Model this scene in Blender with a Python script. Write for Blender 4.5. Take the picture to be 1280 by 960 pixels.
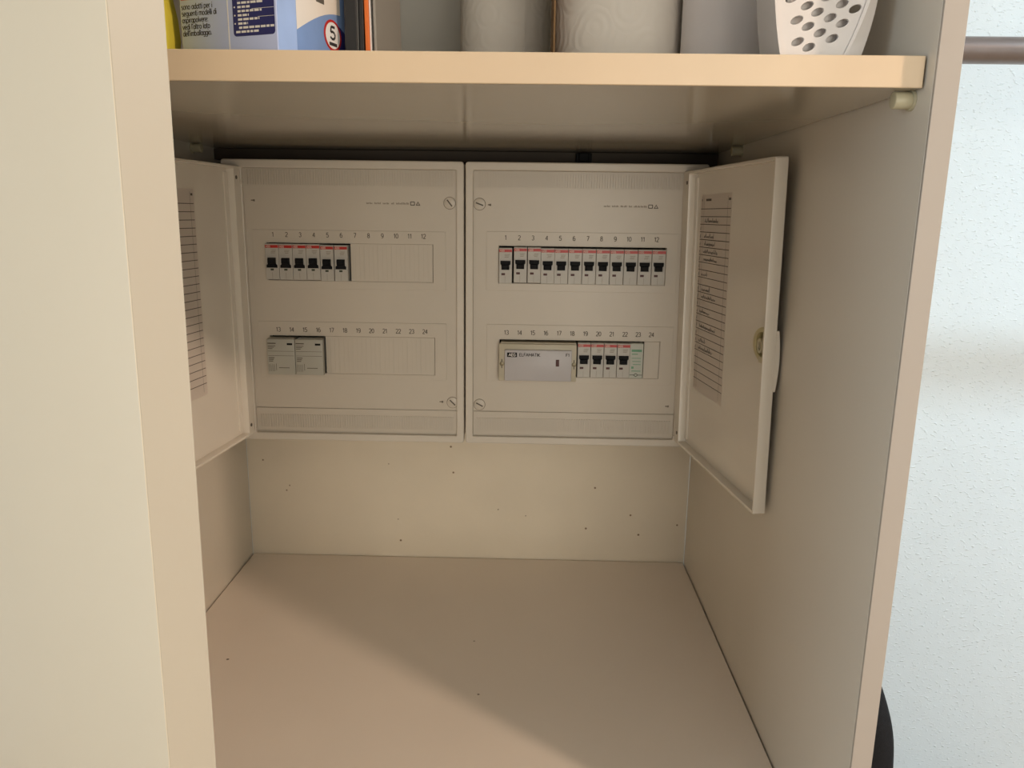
import bpy, bmesh, math, random
from mathutils import Vector, Matrix

for o in list(bpy.data.objects):
    bpy.data.objects.remove(o)
scene = bpy.context.scene
COL = scene.collection
ZO = 880.0            # height of the cupboard's bottom board above the room floor (mm)
rnd = random.Random(7)


def W3(x, y, z):
    return Vector((x / 1000, y / 1000, (z + ZO) / 1000))


# ------------------------------------------------------------------ camera
yaw, pitch, roll = -0.0196105, 0.2162230, 0.0131671
fv = Vector((math.sin(yaw) * math.cos(pitch), math.cos(yaw) * math.cos(pitch), -math.sin(pitch)))
rv = Vector((math.cos(yaw), -math.sin(yaw), 0))
uv_ = rv.cross(fv)
r2 = rv * math.cos(roll) + uv_ * math.sin(roll)
u2 = -rv * math.sin(roll) + uv_ * math.cos(roll)
cam_d = bpy.data.cameras.new('camera')
cam_d.sensor_width = 36
cam_d.lens = 968.804 / 1280 * 36
cam_d.clip_start = 0.02
cam = bpy.data.objects.new('camera', cam_d)
COL.objects.link(cam)
cl = W3(422.91, -1117.91, 522.87)
cam.matrix_world = Matrix(((r2.x, u2.x, -fv.x, cl.x), (r2.y, u2.y, -fv.y, cl.y), (r2.z, u2.z, -fv.z, cl.z), (0, 0, 0, 1)))
scene.camera = cam

# ------------------------------------------------------------------ world, lights, exposure
vs = scene.view_settings
vs.view_transform = 'Standard'
vs.look = 'None'
vs.gamma = 1
vs.use_curve_mapping = False
vs.exposure = 0.0
wd = bpy.data.worlds.new('sky')
scene.world = wd
wd.use_nodes = True
wn = wd.node_tree
sky = wn.nodes.new('ShaderNodeTexSky')
sky.sky_type = 'HOSEK_WILKIE'
sky.turbidity = 6
sky.sun_direction = (0.3, 0.5, 0.8)
wn.links.new(sky.outputs[0], wn.nodes['Background'].inputs[0])
wn.nodes['Background'].inputs[1].default_value = 0.6


def area_light(name, loc, aim, sx, sy, power, col):
    d = bpy.data.lights.new(name, 'AREA')
    d.shape = 'RECTANGLE'
    d.size, d.size_y = sx, sy
    d.energy = power
    d.color = col
    o = bpy.data.objects.new(name, d)
    COL.objects.link(o)
    o.location = W3(*loc)
    o.rotation_euler = (W3(*aim) - o.location).to_track_quat('-Z', 'Y').to_euler()
    return o


WIN_X, WIN_Y, WIN_Z = 1150, -3780, 350
area_light('window_daylight', (WIN_X, WIN_Y + 30, WIN_Z), (WIN_X, 0, WIN_Z), 1.3, 1.3, 33, (1.0, 0.93, 0.795))


def spot_light(name, loc, aim, r, power, col, angle):
    d = bpy.data.lights.new(name, 'SPOT')
    d.shadow_soft_size = r
    d.energy = power
    d.color = col
    d.spot_size = math.radians(angle)
    d.spot_blend = 0.45
    o = bpy.data.objects.new(name, d)
    COL.objects.link(o)
    o.location = W3(*loc)
    o.rotation_euler = (W3(*aim) - o.location).to_track_quat('-Z', 'Y').to_euler()


LAMP = (2150, -1764, 1330)      # spot lamp turned towards the cupboard
AIM = (250, -420, 150)
DISC = (1750, -800, 1345)       # added hanging disc, stands in for unseen light from above
spot_light('spot_lamp_light', LAMP, AIM, 0.08, 88, (1.0, 0.75, 0.57), 31)
area_light('standin_disc_glow', (DISC[0], DISC[1], DISC[2] - 62), (DISC[0], DISC[1], 0), 0.12, 0.12, 19.5, (0.67, 0.87, 1.0))


FILL_Y, FILL_Z = -2300, 600
area_light('side_fill_light', (-1470, FILL_Y, FILL_Z), (3000, FILL_Y, FILL_Z), 1.2, 1.2, 24.5, (0.76, 0.89, 1.0))  # added fill light for the door face and right panel


# ------------------------------------------------------------------ materials
def lin(c):
    c = c / 255
    return c / 12.92 if c <= 0.04045 else ((c + 0.055) / 1.055) ** 2.4


def rgb(r, g, b):
    return (lin(r), lin(g), lin(b), 1)


MATS = {}


def mat(name, col, rough=0.45, var=0.04, vscale=9, bump=0.0, bscale=300, metal=0.0, coat=0.0, spec=0.5,
        emit=None, trans=0.0, specks=None, grain=None, detail=4):
    if name in MATS:
        return MATS[name]
    m = bpy.data.materials.new(name)
    m.use_nodes = True
    nt = m.node_tree
    p = nt.nodes['Principled BSDF']
    p.inputs['Roughness'].default_value = rough
    p.inputs['Metallic'].default_value = metal
    p.inputs['Specular IOR Level'].default_value = spec
    if coat:
        p.inputs['Coat Weight'].default_value = coat
        p.inputs['Coat Roughness'].default_value = 0.12
    if trans:
        p.inputs['Transmission Weight'].default_value = trans
    if emit:
        p.inputs['Emission Color'].default_value = emit[0]
        p.inputs['Emission Strength'].default_value = emit[1]
    tc = nt.nodes.new('ShaderNodeTexCoord')
    geo = nt.nodes.new('ShaderNodeNewGeometry')
    nz = nt.nodes.new('ShaderNodeTexNoise')
    nz.inputs['Scale'].default_value = vscale
    nz.inputs['Detail'].default_value = detail
    nt.links.new(geo.outputs['Position'], nz.inputs['Vector'])
    rp = nt.nodes.new('ShaderNodeMapRange')
    rp.inputs['From Min'].default_value = 0.3
    rp.inputs['From Max'].default_value = 0.7
    rp.inputs['To Min'].default_value = 1 - var
    rp.inputs['To Max'].default_value = 1 + var * 0.6
    nt.links.new(nz.outputs['Fac'], rp.inputs['Value'])
    mx = nt.nodes.new('ShaderNodeMix')
    mx.data_type = 'RGBA'
    mx.blend_type = 'MULTIPLY'
    mx.inputs['Factor'].default_value = 1
    mx.inputs[6].default_value = col
    nt.links.new(rp.outputs['Result'], mx.inputs[7])
    outc = mx.outputs[2]
    if specks:                      # small dark specks: (scale, radius, colour)
        vo = nt.nodes.new('ShaderNodeTexVoronoi')
        vo.inputs['Scale'].default_value = specks[0]
        nt.links.new(geo.outputs['Position'], vo.inputs['Vector'])
        lt = nt.nodes.new('ShaderNodeMapRange')
        lt.inputs['From Min'].default_value = specks[1]
        lt.inputs['From Max'].default_value = specks[1] * 0.6
        nt.links.new(vo.outputs['Distance'], lt.inputs['Value'])
        n2 = nt.nodes.new('ShaderNodeTexNoise')
        n2.inputs['Scale'].default_value = 5.5
        nt.links.new(geo.outputs['Position'], n2.inputs['Vector'])
        gt = nt.nodes.new('ShaderNodeMath')
        gt.operation = 'GREATER_THAN'
        gt.inputs[1].default_value = 0.47
        nt.links.new(n2.outputs['Fac'], gt.inputs[0])
        mu = nt.nodes.new('ShaderNodeMath')
        mu.operation = 'MULTIPLY'
        nt.links.new(lt.outputs['Result'], mu.inputs[0])
        nt.links.new(gt.outputs[0], mu.inputs[1])
        m2 = nt.nodes.new('ShaderNodeMix')
        m2.data_type = 'RGBA'
        nt.links.new(mu.outputs[0], m2.inputs['Factor'])
        nt.links.new(outc, m2.inputs[6])
        m2.inputs[7].default_value = specks[2]
        outc = m2.outputs[2]
    nt.links.new(outc, p.inputs['Base Color'])
    if bump:
        bn = nt.nodes.new('ShaderNodeBump')
        bn.inputs['Strength'].default_value = bump
        bn.inputs['Distance'].default_value = 0.001
        if grain == 'ingrain':      # woodchip wallpaper: sparse raised chips over a soft wave
            mp = nt.nodes.new('ShaderNodeMapping')
            mp.inputs['Rotation'].default_value = (0, math.radians(28), 0)
            mp.inputs['Scale'].default_value = (0.75, 1, 1.5)
            nt.links.new(geo.outputs['Position'], mp.inputs['Vector'])
            n3 = nt.nodes.new('ShaderNodeTexNoise')
            n3.inputs['Scale'].default_value = bscale
            n3.inputs['Detail'].default_value = 1.5
            nt.links.new(mp.outputs[0], n3.inputs['Vector'])
            mr = nt.nodes.new('ShaderNodeMapRange')
            mr.interpolation_type = 'SMOOTHSTEP'
            mr.inputs['From Min'].default_value = 0.56
            mr.inputs['From Max'].default_value = 0.78
            nt.links.new(n3.outputs['Fac'], mr.inputs['Value'])
            n4 = nt.nodes.new('ShaderNodeTexNoise')
            n4.inputs['Scale'].default_value = 35
            nt.links.new(geo.outputs['Position'], n4.inputs['Vector'])
            ad = nt.nodes.new('ShaderNodeMath')
            ad.operation = 'MULTIPLY_ADD'
            ad.inputs[1].default_value = 0.6
            nt.links.new(n4.outputs['Fac'], ad.inputs[0])
            nt.links.new(mr.outputs[0], ad.inputs[2])
            nt.links.new(ad.outputs[0], bn.inputs['Height'])
            bn.inputs['Distance'].default_value = 0.0022
        elif grain == 'emboss':     # quilted ring pattern of kitchen paper
            wv = nt.nodes.new('ShaderNodeTexVoronoi')
            wv.inputs['Scale'].default_value = bscale
            nt.links.new(tc.outputs['Object'], wv.inputs['Vector'])
            sn = nt.nodes.new('ShaderNodeMath')
            sn.operation = 'SINE'
            sc = nt.nodes.new('ShaderNodeMath')
            sc.operation = 'MULTIPLY'
            sc.inputs[1].default_value = 26
            nt.links.new(wv.outputs['Distance'], sc.inputs[0])
            nt.links.new(sc.outputs[0], sn.inputs[0])
            nt.links.new(sn.outputs[0], bn.inputs['Height'])
            bn.inputs['Distance'].default_value = 0.0004
        else:
            n3 = nt.nodes.new('ShaderNodeTexNoise')
            n3.inputs['Scale'].default_value = bscale
            n3.inputs['Detail'].default_value = 3
            nt.links.new(geo.outputs['Position'], n3.inputs['Vector'])
            nt.links.new(n3.outputs['Fac'], bn.inputs['Height'])
        nt.links.new(bn.outputs[0], p.inputs['Normal'])
    MATS[name] = m
    return m


M_WALLPAPER = mat('ingrain wallpaper', rgb(234, 241, 245), 0.85, 0.02, 3, 0.5, 215, grain='ingrain', spec=0.2)
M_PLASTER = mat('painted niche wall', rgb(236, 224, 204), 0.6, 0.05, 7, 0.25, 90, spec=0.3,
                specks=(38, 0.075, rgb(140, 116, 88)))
M_CEIL = mat('ceiling paint', rgb(238, 236, 232), 0.9, 0.02, 3)
M_FLOOR = mat('oak floor', rgb(168, 128, 88), 0.45, 0.12, 4)
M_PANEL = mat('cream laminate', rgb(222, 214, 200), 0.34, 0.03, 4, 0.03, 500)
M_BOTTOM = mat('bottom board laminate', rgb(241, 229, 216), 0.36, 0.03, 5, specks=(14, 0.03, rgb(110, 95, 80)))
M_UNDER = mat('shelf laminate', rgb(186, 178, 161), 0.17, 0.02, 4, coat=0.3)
M_EDGE = mat('pinkish edge band', rgb(173, 163, 152), 0.4, 0.03, 6)
M_SHELFEDGE = mat('yellowed edge band', rgb(222, 199, 168), 0.38, 0.05, 10)
M_DOOR = mat('cupboard door lacquer', rgb(222, 210, 187), 0.38, 0.03, 3)
M_BOX = mat('white plastic', rgb(217, 209, 197), 0.33, 0.02, 6)
M_COVER = mat('cover plastic', rgb(207, 198, 185), 0.36, 0.02, 6)
M_LID = mat('lid plastic', rgb(236, 229, 217), 0.26, 0.02, 6, coat=0.2)
M_GAPSHADE = mat('gap shade', rgb(38, 32, 26), 0.8, 0.1, 20)
M_PRINT = mat('grey print', rgb(92, 84, 74), 0.6, 0.02, 6)
M_PRINTSOFT = mat('soft grey print', rgb(140, 128, 112), 0.6, 0.02, 6)
M_INK = mat('black ink', rgb(50, 45, 44), 0.6, 0.02, 6)
M_MCB = mat('breaker grey plastic', rgb(192, 188, 181), 0.4, 0.02, 30)
M_RED = mat('red stripe', rgb(186, 40, 32), 0.4, 0.05, 40)
M_PALE = mat('pale print', rgb(226, 190, 178), 0.5, 0.02, 40)
M_BLACK = mat('black plastic', rgb(20, 21, 24), 0.6, 0.1, 60, spec=0.15)
M_REDDARK = mat('dark red indicator', rgb(70, 18, 12), 0.5, 0.05, 60)
M_GREENDARK = mat('dark green indicator', rgb(52, 60, 44), 0.3, 0.05, 60)
M_DEVICE = mat('device grey plastic', rgb(178, 176, 166), 0.42, 0.02, 20)
M_DEVBEIGE = mat('beige device plastic', rgb(196, 188, 168), 0.42, 0.02, 20)
M_PLATE = mat('silver grey plate', rgb(194, 191, 194), 0.4, 0.02, 20)
M_GREEN = mat('green print', rgb(104, 158, 126), 0.5, 0.03, 60)
M_GREENPALE = mat('pale green plastic', rgb(190, 194, 184), 0.42, 0.03, 30)
M_BRASS = mat('dull screw metal', rgb(128, 120, 98), 0.4, 0.05, 60, metal=0.5)
M_PAPER = mat('chart paper', rgb(216, 206, 196), 0.7, 0.02, 20)
M_LATCH = mat('yellowed clear plastic', rgb(196, 184, 138), 0.3, 0.05, 50)
M_PIN = mat('yellowed pin plastic', rgb(196, 188, 158), 0.4, 0.05, 50)
M_RAIL = mat('dark grey metal rail', rgb(140, 130, 128), 0.33, 0.10, 40, metal=0.45)
M_WHITEP = mat('white perforated plastic', rgb(228, 222, 218), 0.4, 0.02, 20)
M_TOWEL = mat('kitchen paper', rgb(238, 230, 220), 0.85, 0.02, 20, 0.35, 34, grain='emboss', spec=0.2)
M_TOWEL2 = mat('smooth kitchen paper', rgb(240, 234, 234), 0.85, 0.02, 20, 0.15, 120, spec=0.2)
M_CARD = mat('brown cardboard', rgb(150, 116, 80), 0.8, 0.05, 20)
M_YELLOW = mat('yellow cloth', rgb(236, 218, 70), 0.8, 0.10, 40, 0.3, 300)
M_LAV = mat('pale blue carton', rgb(188, 198, 232), 0.4, 0.02, 20)
M_BLUE = mat('blue carton print', rgb(122, 148, 192), 0.4, 0.12, 30)
M_NAVY = mat('navy print', rgb(42, 44, 104), 0.45, 0.03, 20)
M_WHITE = mat('white print', rgb(232, 228, 224), 0.45, 0.02, 20)
M_BAGW = mat('bag picture print', rgb(226, 214, 200), 0.45, 0.03, 20)
M_ORANGE = mat('orange card', rgb(224, 112, 40), 0.5, 0.04, 20)
M_BLACKCARD = mat('black card', rgb(26, 24, 24), 0.5, 0.08, 30)
M_FABRIC = mat('black chair fabric', rgb(26, 26, 28), 0.9, 0.2, 300, 0.4, 900, spec=0.2)
M_GLASS = mat('window glass', rgb(250, 250, 250), 0.0, 0.0, 5, trans=1.0)
M_STEEL = mat('brushed steel', rgb(170, 170, 170), 0.3, 0.03, 30, metal=0.9)
M_GLOW = mat('lit lamp glass', rgb(255, 240, 220), 0.4, 0.0, 5, emit=((1.0, 0.82, 0.66, 1), 6))
M_GLOWC = mat('lit diffuser', rgb(250, 252, 255), 0.4, 0.0, 5, emit=((0.9, 0.97, 1.0, 1), 1.5))


# ------------------------------------------------------------------ mesh helpers (all lengths in mm)
FRONT = Matrix(((1, 0, 0, 0), (0, 0, -1, 0), (0, 1, 0, 0), (0, 0, 0, 1)))   # (u, v, w) -> (X, -w, v)


def arc(cx, cy, rx, ry, a0, a1, n=7):
    return [(cx + rx * math.cos(math.radians(a0 + (a1 - a0) * k / n)), cy + ry * math.sin(math.radians(a0 + (a1 - a0) * k / n))) for k in range(n + 1)]


_O = arc(.25, .32, .22, .32, 90, 450, 12)
GLYPH = {      # plain sans lettering: advance width, strokes
    '0': (.62, [arc(.28, .5, .25, .5, 90, 450, 14)]), '1': (.5, [[(.08, .78), (.28, 1), (.28, 0)]]),
    '2': (.62, [arc(.28, .73, .25, .27, 160, -30) + [(.03, 0), (.55, 0)]]),
    '3': (.62, [arc(.27, .75, .23, .25, 150, -90) , arc(.27, .26, .26, .26, 90, -150)]),
    '4': (.62, [[(.42, 0), (.42, 1), (.02, .28), (.56, .28)]]),
    '5': (.62, [[(.52, 1), (.12, 1), (.07, .52)], [(.07, .52)] + arc(.26, .31, .27, .31, 105, -150)]),
    '6': (.62, [[(.46, .95)] + arc(.32, .5, .28, .5, 100, 180, 4) + arc(.29, .31, .25, .31, 180, 540, 12)]),
    '7': (.58, [[(.03, 1), (.54, 1), (.2, 0)]]),
    '8': (.62, [arc(.28, .75, .21, .25, 90, 450, 12), arc(.28, .26, .25, .26, 90, 450, 12)]),
    '9': (.62, [[(.12, .05)] + arc(.26, .5, .28, .5, -80, 0, 4) + arc(.29, .69, .25, .31, 0, 360, 12)]),
    'A': (.72, [[(0, 0), (.32, 1), (.64, 0)], [(.12, .35), (.52, .35)]]), 'E': (.6, [[(.5, 1), (.06, 1), (.06, 0), (.5, 0)], [(.06, .52), (.44, .52)]]),
    'G': (.74, [arc(.36, .5, .32, .5, 45, 330, 12) + [(.64, .45), (.4, .45)]]), 'L': (.56, [[(.06, 1), (.06, 0), (.5, 0)]]),
    'F': (.56, [[(.06, 0), (.06, 1), (.5, 1)], [(.06, .52), (.44, .52)]]), 'M': (.84, [[(.06, 0), (.06, 1), (.4, .25), (.74, 1), (.74, 0)]]),
    'T': (.62, [[(0, 1), (.58, 1)], [(.29, 1), (.29, 0)]]), 'I': (.22, [[(.1, 0), (.1, 1)]]), 'K': (.66, [[(.06, 0), (.06, 1)], [(.56, 1), (.06, .45), (.6, 0)]]),
    'B': (.66, [[(.06, 0), (.06, 1), (.34, 1), (.5, .88), (.5, .66), (.34, .53), (.06, .53)], [(.34, .53), (.56, .4), (.56, .14), (.36, 0), (.06, 0)]]),
    'a': (.56, [_O, [(.47, .64), (.47, 0)]]), 'd': (.56, [_O, [(.47, 1), (.47, 0)]]), 'b': (.56, [_O, [(.03, 1), (.03, 0)]]), 'o': (.56, [_O]),
    'p': (.56, [_O, [(.03, .64), (.03, -.28)]]), 'q': (.56, [_O, [(.47, .64), (.47, -.28)]]),
    'g': (.56, [_O, [(.47, .64), (.47, -.1)] + arc(.26, -.08, .21, .2, 0, -150, 5)]),
    'e': (.55, [[(.03, .32), (.47, .32)] + arc(.25, .32, .22, .32, 0, 310, 10)]), 's': (.48, [arc(.22, .49, .17, .15, 40, 270, 6) + arc(.22, .17, .19, .17, 90, -140, 6)]),
    'n': (.54, [[(.05, 0), (.05, .64)], [(.05, .4)] + arc(.25, .42, .2, .22, 160, 0, 5) + [(.45, 0)]]), 'u': (.54, [[(.05, .64), (.05, .2)] + arc(.25, .22, .2, .22, 180, 340, 5), [(.45, .64), (.45, 0)]]),
    'm': (.82, [[(.05, 0), (.05, .64)], [(.05, .4)] + arc(.22, .44, .17, .2, 160, 0, 4) + [(.39, 0)], [(.39, .4)] + arc(.56, .44, .17, .2, 160, 0, 4) + [(.73, 0)]]),
    't': (.36, [[(.14, .9), (.14, .1), (.2, 0), (.32, 0)], [(0, .64), (.3, .64)]]), 'i': (.2, [[(.08, 0), (.08, .64)], [(.08, .82), (.08, .95)]]),
    'l': (.2, [[(.08, 0), (.08, 1)]]), 'r': (.36, [[(.05, 0), (.05, .64)], [(.05, .4)] + arc(.26, .42, .21, .22, 160, 70, 3)]),
    'v': (.5, [[(0, .64), (.22, 0), (.44, .64)]]), ':': (.2, [[(.08, 0), (.08, .12)], [(.08, .5), (.08, .62)]]), '.': (.2, [[(.08, 0), (.08, .13)]]),
    "'": (.2, [[(.1, 1), (.06, .72)]]), ' ': (.32, [])}


class MB:
    def __init__(self, M=None):
        self.bm = bmesh.new()
        self.M = M or Matrix.Identity(4)

    def _take(self, tb, extra=None):
        Mx = self.M @ extra if extra is not None else self.M
        me = bpy.data.meshes.new('tmp')
        tb.transform(Mx)
        tb.to_mesh(me)
        tb.free()
        self.bm.from_mesh(me)
        bpy.data.meshes.remove(me)

    def _takemesh(self, me, extra=None):
        tb = bmesh.new()
        tb.from_mesh(me)
        bpy.data.meshes.remove(me)
        self._take(tb, extra)

    def box(self, x0, x1, y0, y1, z0, z1, bev=0, seg=1, edges=None):
        tb = bmesh.new()
        bmesh.ops.create_cube(tb, size=1)
        for v in tb.verts:
            v.co = Vector(((x0 + x1) / 2 + v.co.x * (x1 - x0), (y0 + y1) / 2 + v.co.y * (y1 - y0), (z0 + z1) / 2 + v.co.z * (z1 - z0)))
        if bev:
            es = tb.edges[:]
            if edges == 'z':
                es = [e for e in es if abs(e.verts[0].co.z - e.verts[1].co.z) > 1e-6]
            bmesh.ops.bevel(tb, geom=es, offset=bev, segments=seg, profile=0.5, affect='EDGES')
        self._take(tb)
        return self

    def cyl(self, c, axis, r, h, seg=24, r2=None, bev=0):
        tb = bmesh.new()
        bmesh.ops.create_cone(tb, cap_ends=True, segments=seg, radius1=r, radius2=r if r2 is None else r2, depth=h)
        if bev:
            es = [e for e in tb.edges if len(e.link_faces) == 2 and any(len(f.verts) > 4 for f in e.link_faces)]
            bmesh.ops.bevel(tb, geom=es, offset=bev, segments=2, profile=0.5, affect='EDGES')
        q = Vector((0, 0, 1)).rotation_difference(Vector(axis).normalized())
        self._take(tb, Matrix.Translation(Vector(c)) @ q.to_matrix().to_4x4())
        return self

    def sphere(self, c, r, seg=20, sz=(1, 1, 1)):
        tb = bmesh.new()
        bmesh.ops.create_uvsphere(tb, u_segments=seg, v_segments=seg // 2, radius=r)
        self._take(tb, Matrix.Translation(Vector(c)) @ Matrix.Diagonal((*sz, 1)))
        return self

    def poly(self, outer, holes, w0, w1, bev=0, frame=FRONT):
        """2D outline (u, v) with holes, from w0 to w1 along the frame's w axis"""
        cu = bpy.data.curves.new('tmp', 'CURVE')
        cu.dimensions = '2D'
        cu.fill_mode = 'BOTH'
        cu.extrude = (w1 - w0) / 2 - bev
        cu.bevel_depth = bev
        cu.bevel_resolution = 1
        if bev:
            cu.offset = -bev
        for lp in [outer] + list(holes):
            s = cu.splines.new('POLY')
            s.points.add(len(lp) - 1)
            for i, (a, b) in enumerate(lp):
                s.points[i].co = (a, b, 0, 1)
            s.use_cyclic_u = True
        ob = bpy.data.objects.new('tmp', cu)
        me = bpy.data.meshes.new_from_object(ob)
        bpy.data.objects.remove(ob)
        bpy.data.curves.remove(cu)
        self._takemesh(me, frame @ Matrix.Translation((0, 0, (w0 + w1) / 2)))
        return self

    def text(self, s, size, u, v, w, frame=FRONT, align='CENTER', sx=1.0, bold=0.0):
        """flat print in plain stroke letters; size is the capital height, v the middle of it"""
        tot = sum(GLYPH[c][0] for c in s) * size * sx
        x = u - (tot / 2 if align == 'CENTER' else 0)
        for c in s:
            adv, strokes = GLYPH[c]
            for st in strokes:
                self.stroke([(x + a * size * sx, v + (b - 0.5) * size) for a, b in st], size * (0.13 + bold), w, frame)
            x += adv * size * sx
        return self

    def bar(self, u0, u1, v0, v1, w, frame=FRONT, h=0.12):
        """flat print: a thin rectangle on a (u, v) plane"""
        tb = bmesh.new()
        bmesh.ops.create_cube(tb, size=1)
        for q in tb.verts:
            q.co = Vector(((u0 + u1) / 2 + q.co.x * (u1 - u0), (v0 + v1) / 2 + q.co.y * (v1 - v0), w + q.co.z * h))
        self._take(tb, frame)
        return self

    def stroke(self, pts, wd, w, frame=FRONT):
        tb = bmesh.new()
        for (a, b) in zip(pts, pts[1:]):
            d = Vector((b[0] - a[0], b[1] - a[1]))
            if d.length < 1e-6:
                continue
            n = Vector((-d.y, d.x)).normalized() * wd / 2
            vs4 = [tb.verts.new((p[0] + s * n.x, p[1] + s * n.y, w)) for p, s in ((a, -1), (b, -1), (b, 1), (a, 1))]
            tb.faces.new(vs4)
        self._take(tb, frame)
        return self

    def tube(self, pts, r, seg=10):
        tb = bmesh.new()
        rings = []
        P = [Vector(p) for p in pts]
        for i, p in enumerate(P):
            d = (P[min(i + 1, len(P) - 1)] - P[max(i - 1, 0)]).normalized()
            a = d.orthogonal().normalized() if i == 0 else (rings_n - d * rings_n.dot(d)).normalized()
            rings_n = a
            b = d.cross(a)
            rings.append([tb.verts.new(p + (a * math.cos(t) + b * math.sin(t)) * r) for t in [2 * math.pi * k / seg for k in range(seg)]])
        for A, Bq in zip(rings, rings[1:]):
            for k in range(seg):
                tb.faces.new((A[k], A[(k + 1) % seg], Bq[(k + 1) % seg], Bq[k]))
        tb.faces.new(rings[0][::-1])
        tb.faces.new(rings[-1])
        self._take(tb)
        return self

    def lathe(self, prof, c=(0, 0, 0), seg=48):
        tb = bmesh.new()
        rings = [[tb.verts.new((c[0] + r * math.cos(2 * math.pi * k / seg), c[1] + r * math.sin(2 * math.pi * k / seg), c[2] + z)) for k in range(seg)] for r, z in prof]
        n = len(rings)
        for i in range(n):
            A, Bq = rings[i], rings[(i + 1) % n]
            for k in range(seg):
                tb.faces.new((A[k], A[(k + 1) % seg], Bq[(k + 1) % seg], Bq[k]))
        self._take(tb)
        return self

    def grid(self, rows, closed=False):
        """surface through rows of points"""
        tb = bmesh.new()
        R = [[tb.verts.new(p) for p in row] for row in rows]
        for A, Bq in zip(R, R[1:]):
            n = len(A)
            for k in range(n if closed else n - 1):
                tb.faces.new((A[k], A[(k + 1) % n], Bq[(k + 1) % n], Bq[k]))
        if closed:
            tb.faces.new(R[0][::-1])
            tb.faces.new(R[-1])
        self._take(tb)
        return self

    def mesh(self, name, m, origin=(0, 0, 0), smooth=35):
        bmesh.ops.recalc_face_normals(self.bm, faces=self.bm.faces[:])
        o = Vector(origin)
        for v in self.bm.verts:
            v.co = (v.co - o) / 1000
        me = bpy.data.meshes.new(name)
        self.bm.to_mesh(me)
        self.bm.free()
        me.materials.append(m)
        me.shade_smooth()
        me.set_sharp_from_angle(angle=math.radians(smooth))
        return me

    def build(self, name, m, parent=None, origin=None, label=None, smooth=35):
        """ONE mesh object. Vertices are given in absolute mm; a child shares its thing's origin."""
        if origin is None:
            origin = parent['_o'] if parent is not None else (0, 0, 0)
        origin = tuple(origin)
        ob = bpy.data.objects.new(name, self.mesh(name, m, origin, smooth))
        COL.objects.link(ob)
        if parent is not None:
            ob.parent = parent
        else:
            ob.location = W3(*origin)
        ob['_o'] = origin
        if label:
            ob['label'] = label
        return ob


def tag(o, label=None, cat=None, group=None, kind=None):
    if label:
        o['label'] = label
    if cat:
        o['category'] = cat
    if group:
        o['group'] = group
    if kind:
        o['kind'] = kind
    return o


def thing(name, base, label, cat, group=None):
    o = bpy.data.objects.new(name, None)
    o.empty_display_size = 0.05
    COL.objects.link(o)
    o.location = W3(*base)
    o['_o'] = tuple(base)
    return tag(o, label, cat, group)


def struct(o, label, cat):
    return tag(o, label, cat, kind='structure')


def rect(u0, u1, v0, v1):
    return [(u0, v0), (u1, v0), (u1, v1), (u0, v1)]


def rrect(u0, u1, v0, v1, r, n=4):
    out = []
    for cx, cy, a0 in ((u1 - r, v0 + r, -90), (u1 - r, v1 - r, 0), (u0 + r, v1 - r, 90), (u0 + r, v0 + r, 180)):
        for k in range(n + 1):
            a = math.radians(a0 + 90 * k / n)
            out.append((cx + r * math.cos(a), cy + r * math.sin(a)))
    return out


def ellipse(cx, cy, a, b, rot=0, n=18):
    c, s = math.cos(rot), math.sin(rot)
    return [(cx + a * math.cos(t) * c - b * math.sin(t) * s, cy + a * math.cos(t) * s + b * math.sin(t) * c)
            for t in [2 * math.pi * k / n for k in range(n)]]


# ================================================================== the room
CEIL = 1720
W = 670.0             # inner width of the cupboard
RX0, RX1, RY0, RY1 = -1500, 3000, -3800, 9
struct(MB().box(RX0, RX1, RY1, RY1 + 120, -ZO, CEIL).build('wall_back', M_WALLPAPER),
       'white woodchip wallpaper wall behind the cupboard and rail', 'wall')
SIDE = Matrix(((0, 0, 1, 0), (1, 0, 0, 0), (0, 1, 0, 0), (0, 0, 0, 1)))      # (u, v, w) -> (w, u, v)
struct(MB().poly(rect(RY0, RY1, -ZO, CEIL), [rect(FILL_Y - 620, FILL_Y + 620, FILL_Z - 620, FILL_Z + 620)], RX0 - 100, RX0, 0, SIDE).build('wall_left', M_CEIL),
       'plain white side wall of the room with an added window', 'wall')
struct(MB().box(RX1, RX1 + 100, RY0, RY1, -ZO, CEIL).build('wall_right', M_CEIL), 'plain white wall far to the right', 'wall')
struct(MB().poly(rect(RX0, RX1, -ZO, CEIL), [rect(WIN_X - 680, WIN_X + 680, WIN_Z - 680, WIN_Z + 680)], -RY0, -RY0 + 100).build('wall_front', M_CEIL),
       'white wall with the window opening', 'wall')
struct(MB().box(RX0, RX1, RY0, RY1, -ZO - 60, -ZO).build('floor', M_FLOOR), 'brown wooden room floor', 'floor')
struct(MB().box(RX0, RX1, RY0, RY1, CEIL, CEIL + 60).build('ceiling', M_CEIL), 'plain white room ceiling', 'ceiling')
struct(MB().box(0.1, W - 0.1, 0, 8.5, -4, 604).build('wall_niche', M_PLASTER),
       'cream painted wall with small specks at the back of the cupboard', 'wall')
struct(MB().box(0.1, W - 0.1, 0, 8.5, 604, 1150).build('wall_niche_upper', mat('wall greyed for shade', rgb(206, 203, 196), 0.6, 0.04, 6)),
       'wall greyed for shade behind the things on the shelf', 'wall')  # wall in shade; the grey is put into its colour
wf = struct(MB().poly(rect(WIN_X - 680, WIN_X + 680, WIN_Z - 680, WIN_Z + 680),
                      [rect(WIN_X - 620, WIN_X - 25, WIN_Z - 620, WIN_Z + 620), rect(WIN_X + 25, WIN_X + 620, WIN_Z - 620, WIN_Z + 620)],
                      -RY0 + 20, -RY0 + 80).build('window_1', M_WHITE), 'white framed two leaf window', 'window')
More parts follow.
